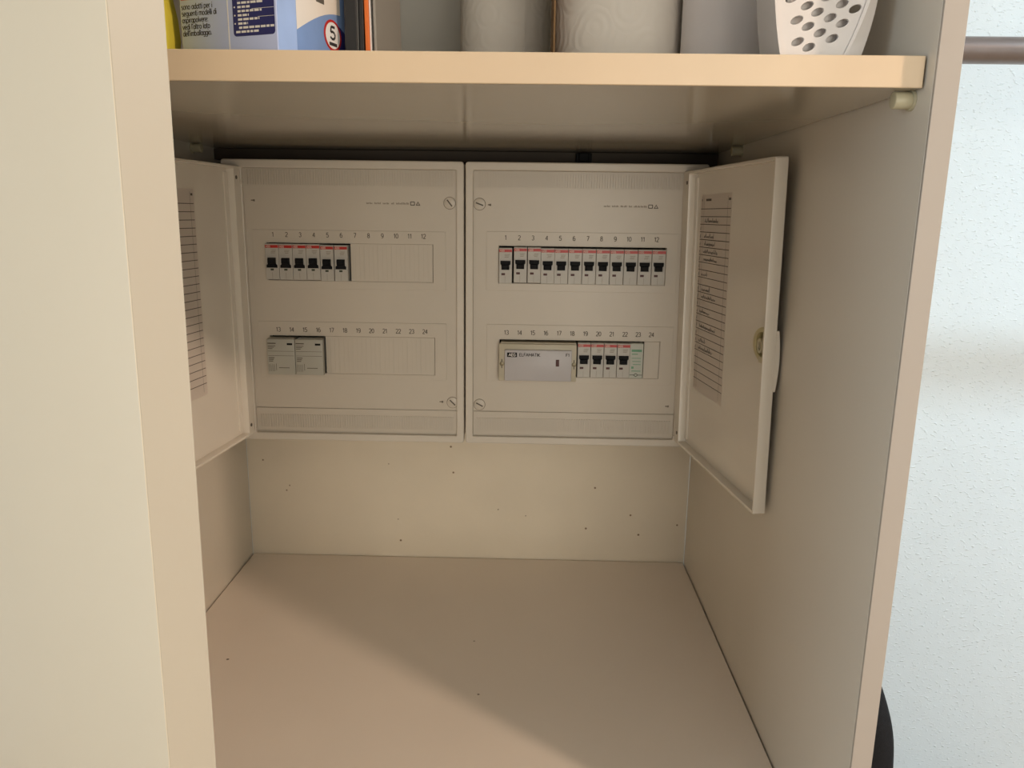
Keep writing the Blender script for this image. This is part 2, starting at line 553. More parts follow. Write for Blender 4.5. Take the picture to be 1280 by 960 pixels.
for s in (-1, 1):
    c = WIN_X + s * 322
    MB().box(c - 296, c + 296, RY0 - 54, RY0 - 50, WIN_Z - 619, WIN_Z + 619).build('pane', M_GLASS, wf)

wf2 = struct(MB().poly(rect(FILL_Y - 620, FILL_Y + 620, FILL_Z - 620, FILL_Z + 620),
                       [rect(FILL_Y - 560, FILL_Y - 25, FILL_Z - 560, FILL_Z + 560), rect(FILL_Y + 25, FILL_Y + 560, FILL_Z - 560, FILL_Z + 560)],
                       RX0 - 80, RX0 - 20, 0, SIDE).build('added_window', M_WHITE), 'white framed window added around the side fill light', 'window')  # frame added only to house the side fill light
for s in (-1, 1):
    c = FILL_Y + s * 292
    MB().box(RX0 - 54, RX0 - 50, c - 266, c + 266, FILL_Z - 559, FILL_Z + 559).build('pane', M_GLASS, wf2)

# ================================================================== cupboard
cb = thing('cupboard', (W / 2, -300, -ZO), 'tall cream laminate cupboard standing open against the wall', 'cupboard')
MB().box(-15, 0, -606, -1, -ZO, 1200, 0.4).build('side_panel', M_PANEL, cb)
MB().box(W, W + 15, -606, -1, -ZO, 1200, 0.4).build('side_panel', M_PANEL, cb)
MB().box(-15, 0, -608.3, -606, -ZO, 1200, 0.3).build('edge_band', M_EDGE, cb, label='pinkish edge band on the front of the side panel')
MB().box(W, W + 15, -608.3, -606, -ZO, 1200, 0.3).build('edge_band', M_EDGE, cb, label='pinkish edge band on the front of the side panel')
MB().box(1.8, W - 1.8, -598, -2.5, -19, 0, 0.5).build('bottom_board', M_BOTTOM, cb)
MB().box(1.8, W - 1.8, -600, -598, -19, 0, 0.3).build('edge_band', M_EDGE, cb)
MB().box(0, W, -606, -1, 1180, 1200).build('top_board', M_PANEL, cb)
MB().box(0, W, -560, -545, -ZO, -ZO + 80).build('plinth', M_PANEL, cb)
# the door, hinged on the left side, standing part open
TH = math.radians(36.0)
DL, DT = 350, 22
dM = Matrix.Translation((-12, -621, 430)) @ Matrix.Rotation(math.radians(0.55), 4, 'Y') @ Matrix.Translation((0, 0, -430)) @ Matrix.Rotation(-TH, 4, 'Z')
cdoor = MB(dM).box(0, DL, 0, DT, -ZO + 85, 1196, 0.5, 2).build('door', M_DOOR, cb)
MB(dM).box(DL - 0.9, DL + 0.3, 0.35, DT - 0.35, -ZO + 86, 1195, 0.25).build('edge_band', mat('shaded door edge', rgb(186, 175, 156), 0.4, 0.03, 5), cdoor, label='edge strip of the door, coloured darker in place of shade')  # edge coloured darker than the door face in place of shade
for z in (-700, 0, 900):
    MB(dM).cyl((2, DT + 3, z), (0, 0, 1), 5, 60).build('hinge', M_STEEL, cb)
MB().box(0.5, W - 0.5, -52, -1, 588.5, 603, 0.4).build('gap_shade_strip', mat('dark shade strip', rgb(62, 52, 42), 0.7, 0.1, 30), cb, label='dark shade strip under the rear of the shelf')  # added dark strip, stands in for the shaded gap above the boxes

# shelf resting on four pins
SZ0, SZ1 = 603.5, 622.5
sh = thing('shelf', (W / 2, -326, SZ0), 'cream shelf board with yellowed front edge holding household supplies', 'shelf')
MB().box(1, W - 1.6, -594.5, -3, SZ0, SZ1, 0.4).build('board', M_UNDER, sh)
MB().box(1, W - 1.6, -596.2, -594.5, SZ0, SZ1, 0.4).build('edge_band', M_SHELFEDGE, sh, label='yellowed front edge band')
pins = [(W, -581, -1, 'right front'), (W, -168, -1, 'right rear'), (0, -564, 1, 'left front'), (0, -120, 1, 'left rear')]
plab = {'right front': 'small plastic shelf pin at the front end of the right side panel',
        'right rear': 'small plastic shelf pin on right side panel near fuse boxes',
        'left front': 'small plastic shelf pin hidden behind the cupboard door',
        'left rear': 'small plastic shelf pin on left side panel above left lid'}
for px, py, s, k in pins:
    z = SZ0 - 5.6
    t = thing('shelf_pin', (px, py, z), plab[k], 'shelf pin', 'pins carrying the shelf')
    MB().cyl((px + s * 6.5, py, z), (s, 0, 0), 5.4, 12.6, 20, bev=0.8).build('peg', M_PIN, t)
    MB().cyl((px + s * 1.0, py, z), (s, 0, 0), 6.6, 1.8, 20).build('collar', M_PIN, t)

# small black bracket behind the boxes, under the shelf
tag(MB().box(482, 503, -57, -52.2, 588, 602, 1).box(486, 499, -61, -56, 591, 602, 1).build('wall_bracket', M_BLACK, origin=(492, -30, 588)),
    'small black bracket in the gap above the right fuse box', 'bracket')

# ================================================================== distribution boxes
PITCH = 17.6
Z0, Z1 = 219.0, 586.0
YF = -113.0           # front of the rim
YC = -108.5           # front of the cover plate


def make_box(x0, x1, side, rows, labels):
    """side: +1 hinge on the right, -1 hinge on the left; rows: opening spans and blanked slots"""
    t = thing('distribution_box', ((x0 + x1) / 2, -1, Z0), labels['box'], 'fuse box', 'fuse boxes')
    hin = 26
    ci0, ci1 = (x0 + 10, x1 - hin) if side > 0 else (x0 + hin, x1 - 10)
    MB().poly(rrect(x0 + 1, x1 - 1, Z0 + 1, Z1 - 1, 4), [rrect(x0 + 4, x1 - 4, Z0 + 4, Z1 - 4, 3)], 1, 100, 0).build('housing', M_BOX, t)
    MB().poly(rect(x0 + 3, x1 - 3, Z0 + 3, Z1 - 3), [], 1, 4).poly(rect(ci0, ci1, Z0 + 14, Z1 - 14), [], 52, 54).build('shade_tray', M_GAPSHADE, t)  # dark colour put in so the gaps read as shade
    MB().poly(rrect(x0, x1, Z0, Z1, 4), [rrect(ci0, ci1, Z0 + 10, Z1 - 10.5, 1.5)], 98, -YF, 1.6).build('front_frame', M_BOX, t)
    # cover plate with the two windows for the devices
    wins = [rect(r['u0'], r['u1'], r['v0'], r['v1']) for r in rows]
    MB().poly(rect(ci0 + 0.1, ci1 - 0.1, 263.9, Z1 - 10.7), wins, 105, -YC, 0.3).build('cover_plate', M_COVER, t)
    MB().poly(rect(ci0 - 2, ci1 + 2, Z0 + 8, Z1 - 8), wins, 99, 106.6).build('backing_plate', M_COVER, t)
    for r in rows:
        MB().poly(rrect(r['f0'], r['f1'], r['g0'], r['g1'], 1), [rect(r['u0'] - 0.4, r['u1'] + 0.4, r['v0'] - 0.4, r['v1'] + 0.4)], -YC - 0.2, -YC + 0.9, 0.35).build('row_surround', M_COVER, t)
    MB().poly(rect(ci0 + 0.3, ci1 - 0.3, 231.6, 262.8), [], 104, -YC + 0.4, 0.4).build('lower_strip', M_COVER, t)
    for (v0, v1, pr) in ((555, 573.5, 1.3), (236, 254, 1.5)):
        rb = MB()
        a = ci0 + 5
        while a < ci1 - 4:
            rb.box(a, a + 1.5, YC - pr, YC + 0.3, v0, v1)
            a += 3.35
        tag(rb.build('vent_ribs', M_COVER, t, label='fine vertical ventilation ribs'), kind='stuff')
    # printed slot numbers
    for r in rows:
        nb = MB()
        for k in range(12):
            nb.text(str(r['n0'] + k), 5.6, r['c0'] + k * r['pitch'], r['vt'], -YC + 1.0, sx=1.0, bold=0.03)
        nb.build('slot_numbers', M_PRINT, t, label='printed slot numbers %d to %d' % (r['n0'], r['n0'] + 11))
    # caption: a line of tiny unreadable print ending in two symbols
    cx = labels['cap']
    cp = MB()
    u = cx
    for wlen in (5, 4, 0, 5, 4, 0, 5, 5, 0, 4, 0, 5, 4, 4, 5):
        if wlen == 0:
            u += 2.2
            continue
        for j in range(3):
            h = rnd.choice((1.6, 2.0, 2.4))
            cp.bar(u + j * 1.25, u + j * 1.25 + 0.85, 532.6, 532.6 + h, -YC + 0.05)
        u += 4.2
    cp.build('caption_print', M_PRINTSOFT, t)
    sy = MB()
    sy.poly(rrect(u + 1, u + 7, 531.4, 536.4, 1), [rrect(u + 2, u + 6, 532.4, 535.4, 0.6)], -YC, -YC + 0.12)
    sy.poly([(u + 8, 531.4), (u + 14, 531.4), (u + 11, 536.6)], [[(u + 9.6, 532.3), (u + 12.4, 532.3), (u + 11, 535)]], -YC, -YC + 0.12)
    sy.build('symbol_print', M_PRINT, t)
    # cover screws with their slots
    for (su, sv, ang) in labels['screws']:
        sc = MB().cyl((su, YC - 0.25, sv), (0, -1, 0), 7.2, 1.6, 28, bev=0.3).build('cover_screw', M_COVER, t)
        ring = MB().poly(ellipse(su, sv, 7.9, 7.9, n=28), [ellipse(su, sv, 7.2, 7.2, n=28)], -YC - 0.1, -YC + 0.12)
        ring.build('screw_ring', M_PRINTSOFT, sc)
        c, s = math.cos(ang), math.sin(ang)
        MB().stroke([(su - 5 * c, sv - 5 * s), (su + 5 * c, sv + 5 * s)], 1.7, -YC + 1.12).build('slot', M_PRINT, sc)
    for (su, sv, wd) in labels['marks']:
        MB().bar(su, su + wd, sv - 0.8, sv + 0.8, -YC + 0.06).bar(su + wd * 0.6, su + wd, sv - 1.4, sv + 1.4, -YC + 0.06).build('small_print', M_PRINTSOFT, t)
    # blank covers in the unused slots
    for r in rows:
        if not r['blank']:
            continue
        u0, u1, n = r['blank']
        pw = (u1 - u0) / n
        fb = MB().box(0.04, pw - 0.04, -0.2, 2.6, r['v0'] + 0.1, r['v1'] - 0.1)
        for q in (0.3, 0.62, 0.9):
            fb.box(pw * q, pw * q + 0.7, -0.5, 0, r['v0'] + 1.5, r['v1'] - 1.5)
        me = fb.mesh('blank_cover', M_COVER, (0, 0, 0))
        for k in range(n):
            ob = bpy.data.objects.new('blank_cover', me)
            COL.objects.link(ob)
            ob.parent = t
            o = t['_o']
            ob.location = Vector((u0 + k * pw - o[0], YC - 0.2 - o[1], -o[2])) / 1000
    # lid, swung open
    hx = x1 - hin + 1.5 if side > 0 else x0 + hin - 1.5
    hy = -115.5
    d = Vector(labels['dir']).normalized()
    uax = d if side > 0 else -d
    nax = uax.cross(Vector((0, 0, 1)))
    tw = Matrix.Rotation(labels['twist'], 4, 'Y')
    DM = Matrix.Translation((hx, hy, 230)) @ tw @ Matrix.Translation((0, 0, -230)) @ Matrix(((uax.x, 0, nax.x, 0), (uax.y, 0, nax.y, 0), (0, 1, 0, 0), (0, 0, 0, 1)))
    LW = labels['lidw']
    sg = 1 if side > 0 else -1

    def U(a, b):
        return (a, b) if sg > 0 else (-b, -a)

    LZ0, LZ1 = 228.5, 577.0
    ID = Matrix.Identity(4)
    lid = MB(DM).poly(rrect(*U(-6, LW), LZ0, LZ1, 2), [], -12.5, -10, 0.5, ID).build('lid', M_LID, t)
    MB(DM).poly(rrect(*U(-6, LW), LZ0, LZ1, 2.5), [rrect(*U(15, LW - 3), LZ0 + 3.5, LZ1 - 3.5, 1.5)], -12, 0, 0.8, ID).build('lid_rim', M_LID, lid)
    MB(DM).poly(rrect(*U(15, 24), LZ0 + 8, LZ1 - 8, 1.0), [], -10.5, -8.2, 0.4, ID).build('stiffening_rib', M_LID, lid)
    # hinge knuckles
    for hz in (LZ1 - 13, LZ0 + 12):
        hk = MB()
        hk.cyl((hx + sg * 3.5, hy - 1.0, hz), (0, 0, 1), 4.2, 12, 16, bev=0.6)
        hk.box(hx - 2 if sg > 0 else hx - 9, hx + 9 if sg > 0 else hx + 2, -114.5, -108, hz - 9, hz - 5, 0.6)
        kn = hk.build('hinge', M_BOX, t)
        MB().cyl((hx + sg * 3.5, hy - 4.6, hz + 5), (0, -1, 0), 1.9, 2.4, 12).build('hinge_pin', M_PRINT, kn)
    for hz in (LZ1 - 14, LZ0 + 14):
        MB(DM).cyl((sg * 9, hz, 0.1), (0, 0, 1), 2.3, 0.8, 14).build('hinge_screw', M_PRINT, lid)
    # latch: half round yellowed piece inside, grip outside
    n = 20
    lc = LW - 4
    half = [(sg * (lc + 25 * math.cos(math.radians(90 + 180 * k / n))), 401 + 17.5 * math.sin(math.radians(90 + 180 * k / n))) for k in range(n + 1)]
    hol = [(sg * (lc - 2 + 17 * math.cos(math.radians(90 + 180 * k / n))), 401 + 12.5 * math.sin(math.radians(90 + 180 * k / n))) for k in range(n + 1)]
    lt = MB(DM).poly(half, [hol], -10.2, -1.2, 0.5, ID).build('latch', M_LATCH, lid, label='yellowed half round latch')
    MB(DM).poly(ellipse(sg * (LW - 14), 399, 6.5, 7.5), [ellipse(sg * (LW - 14), 399, 3.4, 4.6)], -10.2, -1.6, 0.4, ID).build('latch_knob', M_PIN, lt)
    MB(DM).box(*sorted((sg * (LW - 13), sg * (LW - 6))), 383, 389, -8, -1, 0.5).build('latch_tab', M_PIN, lt)
    gp = []
    for k in range(9):
        f = k / 8
        gp.append((415 - 60 * f + 0, 1.2 + 3.6 * math.sin(math.pi * (0.15 + 0.75 * f))))
    rows_g = []
    for (zz, dep) in gp:
        rows_g.append([Vector((sg * (LW - 30), zz, -12.3)), Vector((sg * (LW - 1), zz, -12.3)), Vector((sg * (LW - 1), zz, -12.5 - dep)), Vector((sg * (LW - 30), zz, -12.5 - dep * 0.5))])
    MB(DM).grid(rows_g, closed=True).build('grip', M_LID, lid)
    return t, DM, sg


rowsL = [dict(u0=84, u1=299, v0=434.5, v1=482.5, f0=66, f1=315.5, g0=424, g1=499, n0=1, c0=92.8, pitch=17.67, vt=493, blank=(192.6, 298.6, 6)),
         dict(u0=82, u1=300.5, v0=311.5, v1=361.5, f0=67, f1=316, g0=304.5, g1=380.5, n0=13, c0=93.6, pitch=17.66, vt=369.8, blank=(155.6, 300.2, 8))]
rowsR = [dict(u0=384.2, u1=598.2, v0=435, v1=482.5, f0=368, f1=613, g0=425, g1=500.5, n0=1, c0=392.7, pitch=17.5, vt=493, blank=None),
         dict(u0=386, u1=596.5, v0=312, v1=361, f0=369, f1=613.5, g0=304, g1=381, n0=13, c0=395, pitch=17.27, vt=370.5, blank=(576.2, 596.2, 1))]
boxL, DML, sgL = make_box(31.5, 339.3, -1, rowsL, dict(
    box='white plastic fuse box with half its slots blank, lid swung left',
    cap=214.5, screws=[(320.8, 535, math.radians(-52)), (323.6, 274.3, math.radians(-45))], marks=[(66.5, 535.5, 5), (306, 275, 5)],
    dir=(-15, -160, 0), twist=0.0, lidw=268))
boxR, DMR, sgR = make_box(341.2, 646.2, 1, rowsR, dict(
    box='white plastic fuse box with full upper row, lid swung right against panel',
    cap=516.5, screws=[(358.9, 534.3, math.radians(-20)), (359.8, 272.2, math.radians(-28))], marks=[(369.5, 533.6, 4), (608, 274.2, 5)],
    dir=(31.5, -262, 0), twist=-0.018, lidw=263))

# ------------------------------------------------------------------ circuit charts on the lids
ID4 = Matrix.Identity(4)


def local_frame(DM):
    return DM


def chart(DM, u0, u1, ztop, zbot, zl0, pitch, n, cols, head, scr, label, grp):
    org = DM @ Vector(((u0 + u1) / 2, zbot, -9.9))
    t = thing('circuit_chart', tuple(org), label, 'paper', grp)
    wv = -9.75
    MB(DM).poly(rect(u0, u1, zbot, ztop), [], -9.98, -9.82, 0, ID4).build('sheet', M_PAPER, t)
    g = MB(DM)
    for k in range(n):
        z = zl0 - k * pitch
        g.bar(u0 + 1, u1 - 1, z - 0.42, z + 0.42, wv, ID4, 0.05)
    for c in cols:
        g.bar(c - 0.16, c + 0.16, zbot + 4, ztop - 3, wv, ID4, 0.05)
    for (a, b) in head:
        g.bar(a, b, zl0 + 9, zl0 + 11.6, wv, ID4, 0.05)
    g.build('printed_grid', M_PRINT, t)
    if scr:
        s = MB(DM)
        for (row, a, b) in scr:
            zb = zl0 - row * pitch + 1.6
            pts = []
            u = a
            while u < b:
                tall = rnd.random() < 0.22
                pts.append((u, zb + rnd.uniform(0, 0.9)))
                pts.append((u + rnd.uniform(0.8, 1.8), zb + (rnd.uniform(5, 6.8) if tall else rnd.uniform(2.2, 3.6))))
                u += rnd.uniform(2.2, 3.6)
            s.stroke(pts, 0.62, wv + 0.1, ID4)
        for row in range(3, 20):
            zb = zl0 - row * pitch + 2
            s.stroke([(u0 + 2.6, zb), (u0 + 3.6, zb + rnd.uniform(3, 5)), (u0 + 4.0, zb)], 0.6, wv + 0.1, ID4)
        s.build('handwriting', M_INK, t)
    return t


chart(DMR, 35, 135, 548, 309, 531.2, 9.0, 24, [41, 47, 124], [(39, 40.6), (53, 71), (126, 133)],
      [(2, 51, 95), (4, 51, 85), (5, 53, 89), (6, 51, 99), (7, 53, 97), (9, 47, 69), (11, 51, 81), (12, 51, 99), (14, 47, 81), (16, 49, 105), (18, 49, 73), (19, 49, 97)],
      'handwritten circuit chart glued inside the open right lid', 'paper charts in the lids')
chart(DML, -188, -98, 546, 305, 529.5, 9.15, 24, [-182, -176, -106.5], [(-105, -100.5), (-166, -156)], [],
      'blank ruled chart inside the left lid, partly hidden by the door', 'paper charts in the lids')


# ------------------------------------------------------------------ breakers
def make_breaker(cx, zt, zb, style, yf, label, grp, wd=17.2, indicator=True):
    """cx centre, zt/zb top and bottom of the visible face, yf face plane"""
    t = thing('circuit_breaker', (cx, -56, zb), label, 'circuit breaker', grp)
    h = wd / 2
    x0, x1 = cx - h, cx + h
    b = MB()
    b.box(x0, x1, yf + 1.2, -56, zb, zt, 0.3)
    b.box(x0 + 0.15, x1 - 0.15, yf, yf + 2, zb + 0.6, zt - 0.5, 0.35)
    b.build('body', M_MCB, t)
    w = -yf
    rs = MB().bar(x0 + 0.3, x1 - 0.3, zt - 5.3, zt - 1.7, w + 0.02).build('red_stripe', M_RED, t)
    MB().text('ABB', 2.3, x0 + 1.2, zt - 3.5, w + 0.12, align='LEFT', sx=1.3, bold=0.1).build('lettering', M_PALE, rs)
    pr = MB()
    for q in range(3):
        pr.bar(cx - 0.5 + rnd.uniform(-1, 0.5), cx + 5.4 - q * 0.7, zt - 8.6 - q * 1.7, zt - 8.0 - q * 1.7, w + 0.02)
    pr.build('rating_print', M_PRINTSOFT, t)
    # recess around the switch, the switch itself
    MB().poly([(cx - h + 1.0, zt - 15), (cx + h - 1.0, zt - 15), (cx + h - 1.6, zt - 30.8), (cx - h + 1.6, zt - 30.8)], [], w - 0.2, w + 0.35, 0.15).build('switch_bezel', M_MCB, t)
    if style == 'up':       # narrow head over a broad foot
        out = [(cx - 7, zt - 30.5), (cx + 6.6, zt - 30.5), (cx + 6.6, zt - 27.3), (cx + 5.0, zt - 25.6), (cx + 5.0, zt - 17.8), (cx - 5.2, zt - 17.8), (cx - 5.2, zt - 25.6), (cx - 7, zt - 27.3)]
        MB().poly(out, [], w - 1, w + 2.2, 0.4).box(cx - 4.8, cx + 4.6, yf - 5.2, yf - 1.5, zt - 25, zt - 18.2, 0.7).build('switch', M_BLACK, t)
        MB().bar(cx - 2.6, cx + 1.6, zt - 34.0, zt - 31.6, w + 0.03).build('indicator', M_GREENDARK, t)
    else:                   # broad head over a narrow foot
        out = [(cx - 5, zt - 27.6), (cx + 5, zt - 27.6), (cx + 5, zt - 22), (cx + 6.4, zt - 20.4), (cx + 6.4, zt - 16.2), (cx - 6.4, zt - 16.2), (cx - 6.4, zt - 20.4), (cx - 5, zt - 22)]
        MB().poly(out, [], w - 1, w + 2.2, 0.4).box(cx - 4.6, cx + 4.6, yf - 5.2, yf - 1.5, zt - 27.2, zt - 21, 0.7).build('switch', M_BLACK, t)
        if indicator:
            MB().bar(cx - 5.2, cx - 0.4, zt - 34.6, zt - 31.8, w + 0.03).build('indicator', M_REDDARK, t)
    MB().bar(cx - 0.6, cx - 0.3, zb + 1, zb + 9.5, w + 0.02).build('seam', M_PRINTSOFT, t)
    return t


ORD = ['first', 'second', 'third', 'fourth', 'fifth', 'sixth', 'seventh', 'eighth', 'ninth', 'tenth', 'eleventh', 'twelfth']
zoff = [0.3, 0.2, 0.2, 0.3, -0.7, -0.7]
for k in range(6):
    c = 92.2 + k * 17.75 + (0.3 if k == 5 else 0)
    make_breaker(c, 481.2 + zoff[k] , 435.3 + zoff[k], 'up', -116,
                 '%s red-striped breaker from the left in the left fuse box' % ORD[k], 'breakers in the left fuse box', wd=17.5 if k < 4 else 17.1)
zr = [-0.8, 0.5, 0.5, -0.5, -0.6, -0.6, -0.6, -0.6, -0.7, -0.7, -0.6, -0.5]
for k in range(12):
    c = 393.3 + k * 17.72 + (0.9 if k in (1, 2) else (0.4 if k == 3 else 0)) + (0 if k else -0.4)
    make_breaker(c, 481.0 + zr[k], 435.6 + zr[k], 'down', -116,
                 '%s red-striped breaker from the left in upper row, right fuse box' % ORD[k], 'breakers in the upper row of the right fuse box',
                 wd=16.9 if k in (0, 1, 2) else 17.45, indicator=(k != 9))
for k in range(4):
    c = 497.2 + k * 17.25
    make_breaker(c, 359.2, 313, 'down', -116,
                 '%s red-striped breaker from the lettered module in lower row, right fuse box' % ORD[k], 'breakers in the lower row of the right fuse box', wd=16.9)

# two grey two-slot devices in the left box
for k, (a, b, lb) in enumerate(((80.6, 117.3, 'left one of the two grey devices with diagram print, under 13 and 14'),
                                (117.8, 154.4, 'right one of the two grey devices with diagram print, beside blank slots'))):
    yf = -121
    t = thing('protective_device', ((a + b) / 2, -56, 312), lb, 'device', 'grey devices in the left fuse box')
    MB().box(a + 2, b - 2, -114, -56, 312.5, 359.2).box(a, b, yf, -112, 311, 358.6, 1.2, 2).build('body', M_DEVICE, t)
    w = -yf
    MB().bar(b - 10, b - 2.8, 350.8, 353.4, w + 0.02).build('dark_window', M_BLACK, t)
    p = MB()
    p.bar(a + 1.2, a + 12, 352.2, 353.6, w + 0.02)
    for q in range(3):
        p.bar(a + 1.5, a + 11.5 - 2 * q, 349.2 - q * 1.9, 350.0 - q * 1.9, w + 0.02)
    p.bar(a + 1.4, b - 1.2, 342.3, 342.7, w + 0.02).bar(a + 1.4, b - 1.2, 336.3, 336.7, w + 0.02)
    for q in range(3):
        p.bar(a + 2, a + 9.5 - q, 333.2 - q * 2.2, 334.2 - q * 2.2, w + 0.02)
    for q in range(4):
        p.bar(a + 2 + q * 2.2, a + 2.5 + q * 2.2, 315.5, 325, w + 0.02)
    p.bar(a + 11.4, a + 11.9, 317, 326, w + 0.02).bar(a + 15, a + 29, 320.0, 320.8, w + 0.02)
    p.build('diagram_print', M_PRINT, t)

# wide control module in the right box
t = thing('control_module', (436.5, -56, 308), 'wide beige control module with pale lettered plate under numbers 13 to 18', 'device')
yf = -127
MB().box(388, 486.5, -118, -56, 313, 358.8).box(385.8, 487, yf + 4, -112, 308.6, 357.6, 1.0, 2).build('body', M_DEVBEIGE, t)
plate = MB().box(393.4, 480.6, yf, yf + 5, 309.6, 350.4, 0.9, 2).build('face_plate', M_PLATE, t)
w = -yf
lg = MB().bar(396.6, 409.4, 341.0, 347.0, w + 0.03).build('logo_block', M_BLACK, plate)
MB().text('AEG', 3.6, 403.4, 344.0, w + 0.15, bold=0.1, sx=1.25).build('logo_lettering', M_WHITE, plate)
MB().text('ELFAMATIK', 3.9, 412.4, 344.2, w + 0.1, align='LEFT', sx=1.28, bold=0.07).text('F1', 3.8, 475.4, 344.6, w + 0.1, sx=1.2, bold=0.06).build('lettering', M_INK, plate)
MB().bar(460.0, 464.4, 329.4, 338.4, w + 0.05).build('indicator', M_REDDARK, plate)
for su in (389.7, 484.0):
    sc = MB().cyl((su, yf + 3.6, 331.4), (0, -1, 0), 2.9, 1.4, 16, bev=0.3).build('screw', M_BRASS, t)
    MB().bar(su - 0.5, su + 0.5, 325.6, 337.6, w - 3.15).build('screw_slot', M_PRINT, sc)

# slim green printed module
t = thing('slim_module', (565.5, -56, 313), 'slim grey module with green print beside the breakers under number 23', 'device')
yf = -115.5
w = -yf
MB().box(557, 574.6, yf, -56, 313, 359.6, 0.6).build('body', M_GREENPALE, t)
g = MB().bar(559.2, 572.6, 348.5, 351.6, w + 0.02)
g.bar(559.6, 567.5, 344.8, 346.0, w + 0.02)
for q in range(3):
    g.bar(559.6 + q, 571.8, 339.6 - q * 4.2, 340.4 - q * 4.2, w + 0.02)
g.bar(559.6, 562.6, 326, 329, w + 0.02).bar(560, 572, 322.4, 323.4, w + 0.02)
g.build('green_print', M_GREEN, t)
MB().stroke([(557.8, 317.6), (563, 317.6), (565.8, 319.6), (568.6, 317.6), (573.8, 317.6)], 0.7, w + 0.05).stroke([(563, 317.6), (565.8, 315.4), (568.6, 317.6)], 0.7, w + 0.05).build('diagram_print', M_BLACK, t)

# ================================================================== things on the shelf
T = SZ1
# yellow cloth at the far left
rows_y = []
for k in range(14):
    z = T + k * 14
    wob = 2.2 * math.sin(k * 1.3)
    rows_y.append([Vector((146 + wob * 0.3, -590 + rnd.uniform(-1, 1), z)), Vector((166 + wob, -593 + rnd.uniform(-1, 1), z)), Vector((179.0 + wob * 0.25, -588, z)),
                   Vector((180.6 + wob * 0.2, -574, z)), Vector((176 + wob, -545, z)), Vector((148, -540, z))])
tag(MB().grid(rows_y, closed=True).build('folded_cloth', M_YELLOW, origin=(162, -565, T), smooth=60),
    'yellow folded cloth beside the blue carton, next to the door', 'cloth')

# blue carton of vacuum cleaner bags, corner turned to the front
CA = Vector((258.5, -586, 0))                     # front corner
bd = Vector((28, 86, 0)).normalized()             # along the right face
ad = Vector((-bd.y, bd.x, 0))                     # along the left face
t = thing('bag_carton', (235, -530, T), 'pale blue carton of vacuum bags with printed text on shelf', 'carton')
FA = Matrix(((-ad.x, 0, -bd.x, CA.x + ad.x * 76), (-ad.y, 0, -bd.y, CA.y + ad.y * 76), (0, 1, 0, T), (0, 0, 0, 1)))      # left face: u 0..76
FB = Matrix(((bd.x, 0, -ad.x, CA.x), (bd.y, 0, -ad.y, CA.y), (0, 1, 0, T), (0, 0, 0, 1)))                               # right face: u 0..92
I4 = Matrix.Identity(4)
bmA = MB(FA).box(0, 76, 0.2, 250, -90, 0, 0.7, 2)
body = bmA.build('carton_body', M_LAV, t)
MB(FA).bar(38.2, 39.0, 0.5, 249, 0.05, I4).build('fold_crease', M_WHITE, body)
tx = MB(FA)
for k, line in enumerate(("sono adatti per i", "seguenti modelli di", "aspirapolvere:", "vedi l'altro lato", "dell'imballaggio.")):
    tx.text(line, 3.5, 1.5, 32.4 - k * 4.15, 0.14, I4, align='LEFT', sx=0.98, bold=0.01)
tx.build('printed_text', M_INK, body)
MB(FA).bar(1.5, 26, 36.4, 39.5, 0.1, I4).build('red_print', M_RED, body)
MB(FA).poly(rrect(42.5, 74.6, 11.6, 92, 2.2), [], 0.0, 0.12, 0, I4).build('navy_label', M_NAVY, body)
nl = MB(FA)
for k in range(12):
    z = 13.6 + k * 2.5
    if k > 1 and k % 2 == 1:
        nl.bar(57.5 if k % 4 == 1 else 62, 74.4, z + 1.55, z + 1.75, 0.2, I4)
    u = 46.5 if k > 1 else 44.5 + (2.5 if k == 1 else 0)
    ue = (62, 74, 54, 63, 55, 65, 56, 66, 54, 64, 56, 64)[k]
    while u < ue:
        l = rnd.uniform(1.6, 4.4)
        nl.bar(u, min(u + l, ue), z, z + 1.35, 0.2, I4)
        u += l + 0.8
    if k > 1 and k % 2 == 0:
        nl.bar(43.6, 44.6, z + 0.3, z + 1.2, 0.2, I4)
nl.build('label_text', M_WHITE, body)
MB(FB).poly(rect(1.0, 90, 0.6, 249), [], 0.0, 0.1, 0, I4).build('picture_print', M_BLUE, body)
bagp = [(21.9, 18.8)]
for k in range(1, 9):
    f = k / 8
    bagp.append((21.9 + f * 55, 18.8 + 20.5 * math.sin(f * math.pi / 2 * 0.95)))
bagp += [(74, 120), (21, 120)]
MB(FB).poly(bagp, [], 0.1, 0.2, 0, I4).build('bag_picture', M_BAGW, body)
MB(FB).bar(46, 56, 41.8, 46, 0.26, I4).build('bag_slot', M_PRINT, body)
MB(FB).poly(rect(1.0, 21.5, 0.6, 249), [], 0.1, 0.16, 0, I4).build('pale_stripe', mat('pale stripe print', rgb(160, 182, 222), 0.4, 0.08, 30), body)
MB(FB).poly([(62, 12), (90, 12), (90, 24.5), (76, 31), (62, 31)], [], 0.1, 0.22, 0, I4).build('navy_band', M_NAVY, body)
MB(FB).poly(ellipse(66, 23.6, 11.5, 10.6, n=28), [], 0.2, 0.3, 0, I4).build('badge_ring', M_RED, body)
MB(FB).poly(ellipse(66, 23.6, 9.4, 8.9, n=28), [], 0.3, 0.4, 0, I4).build('badge', M_WHITE, body)
MB(FB).text('5', 8.2, 66, 25.2, 0.5, I4, sx=1.5, bold=0.08).bar(61, 71, 16.6, 18.8, 0.5, I4).build('badge_number', M_INK, body)

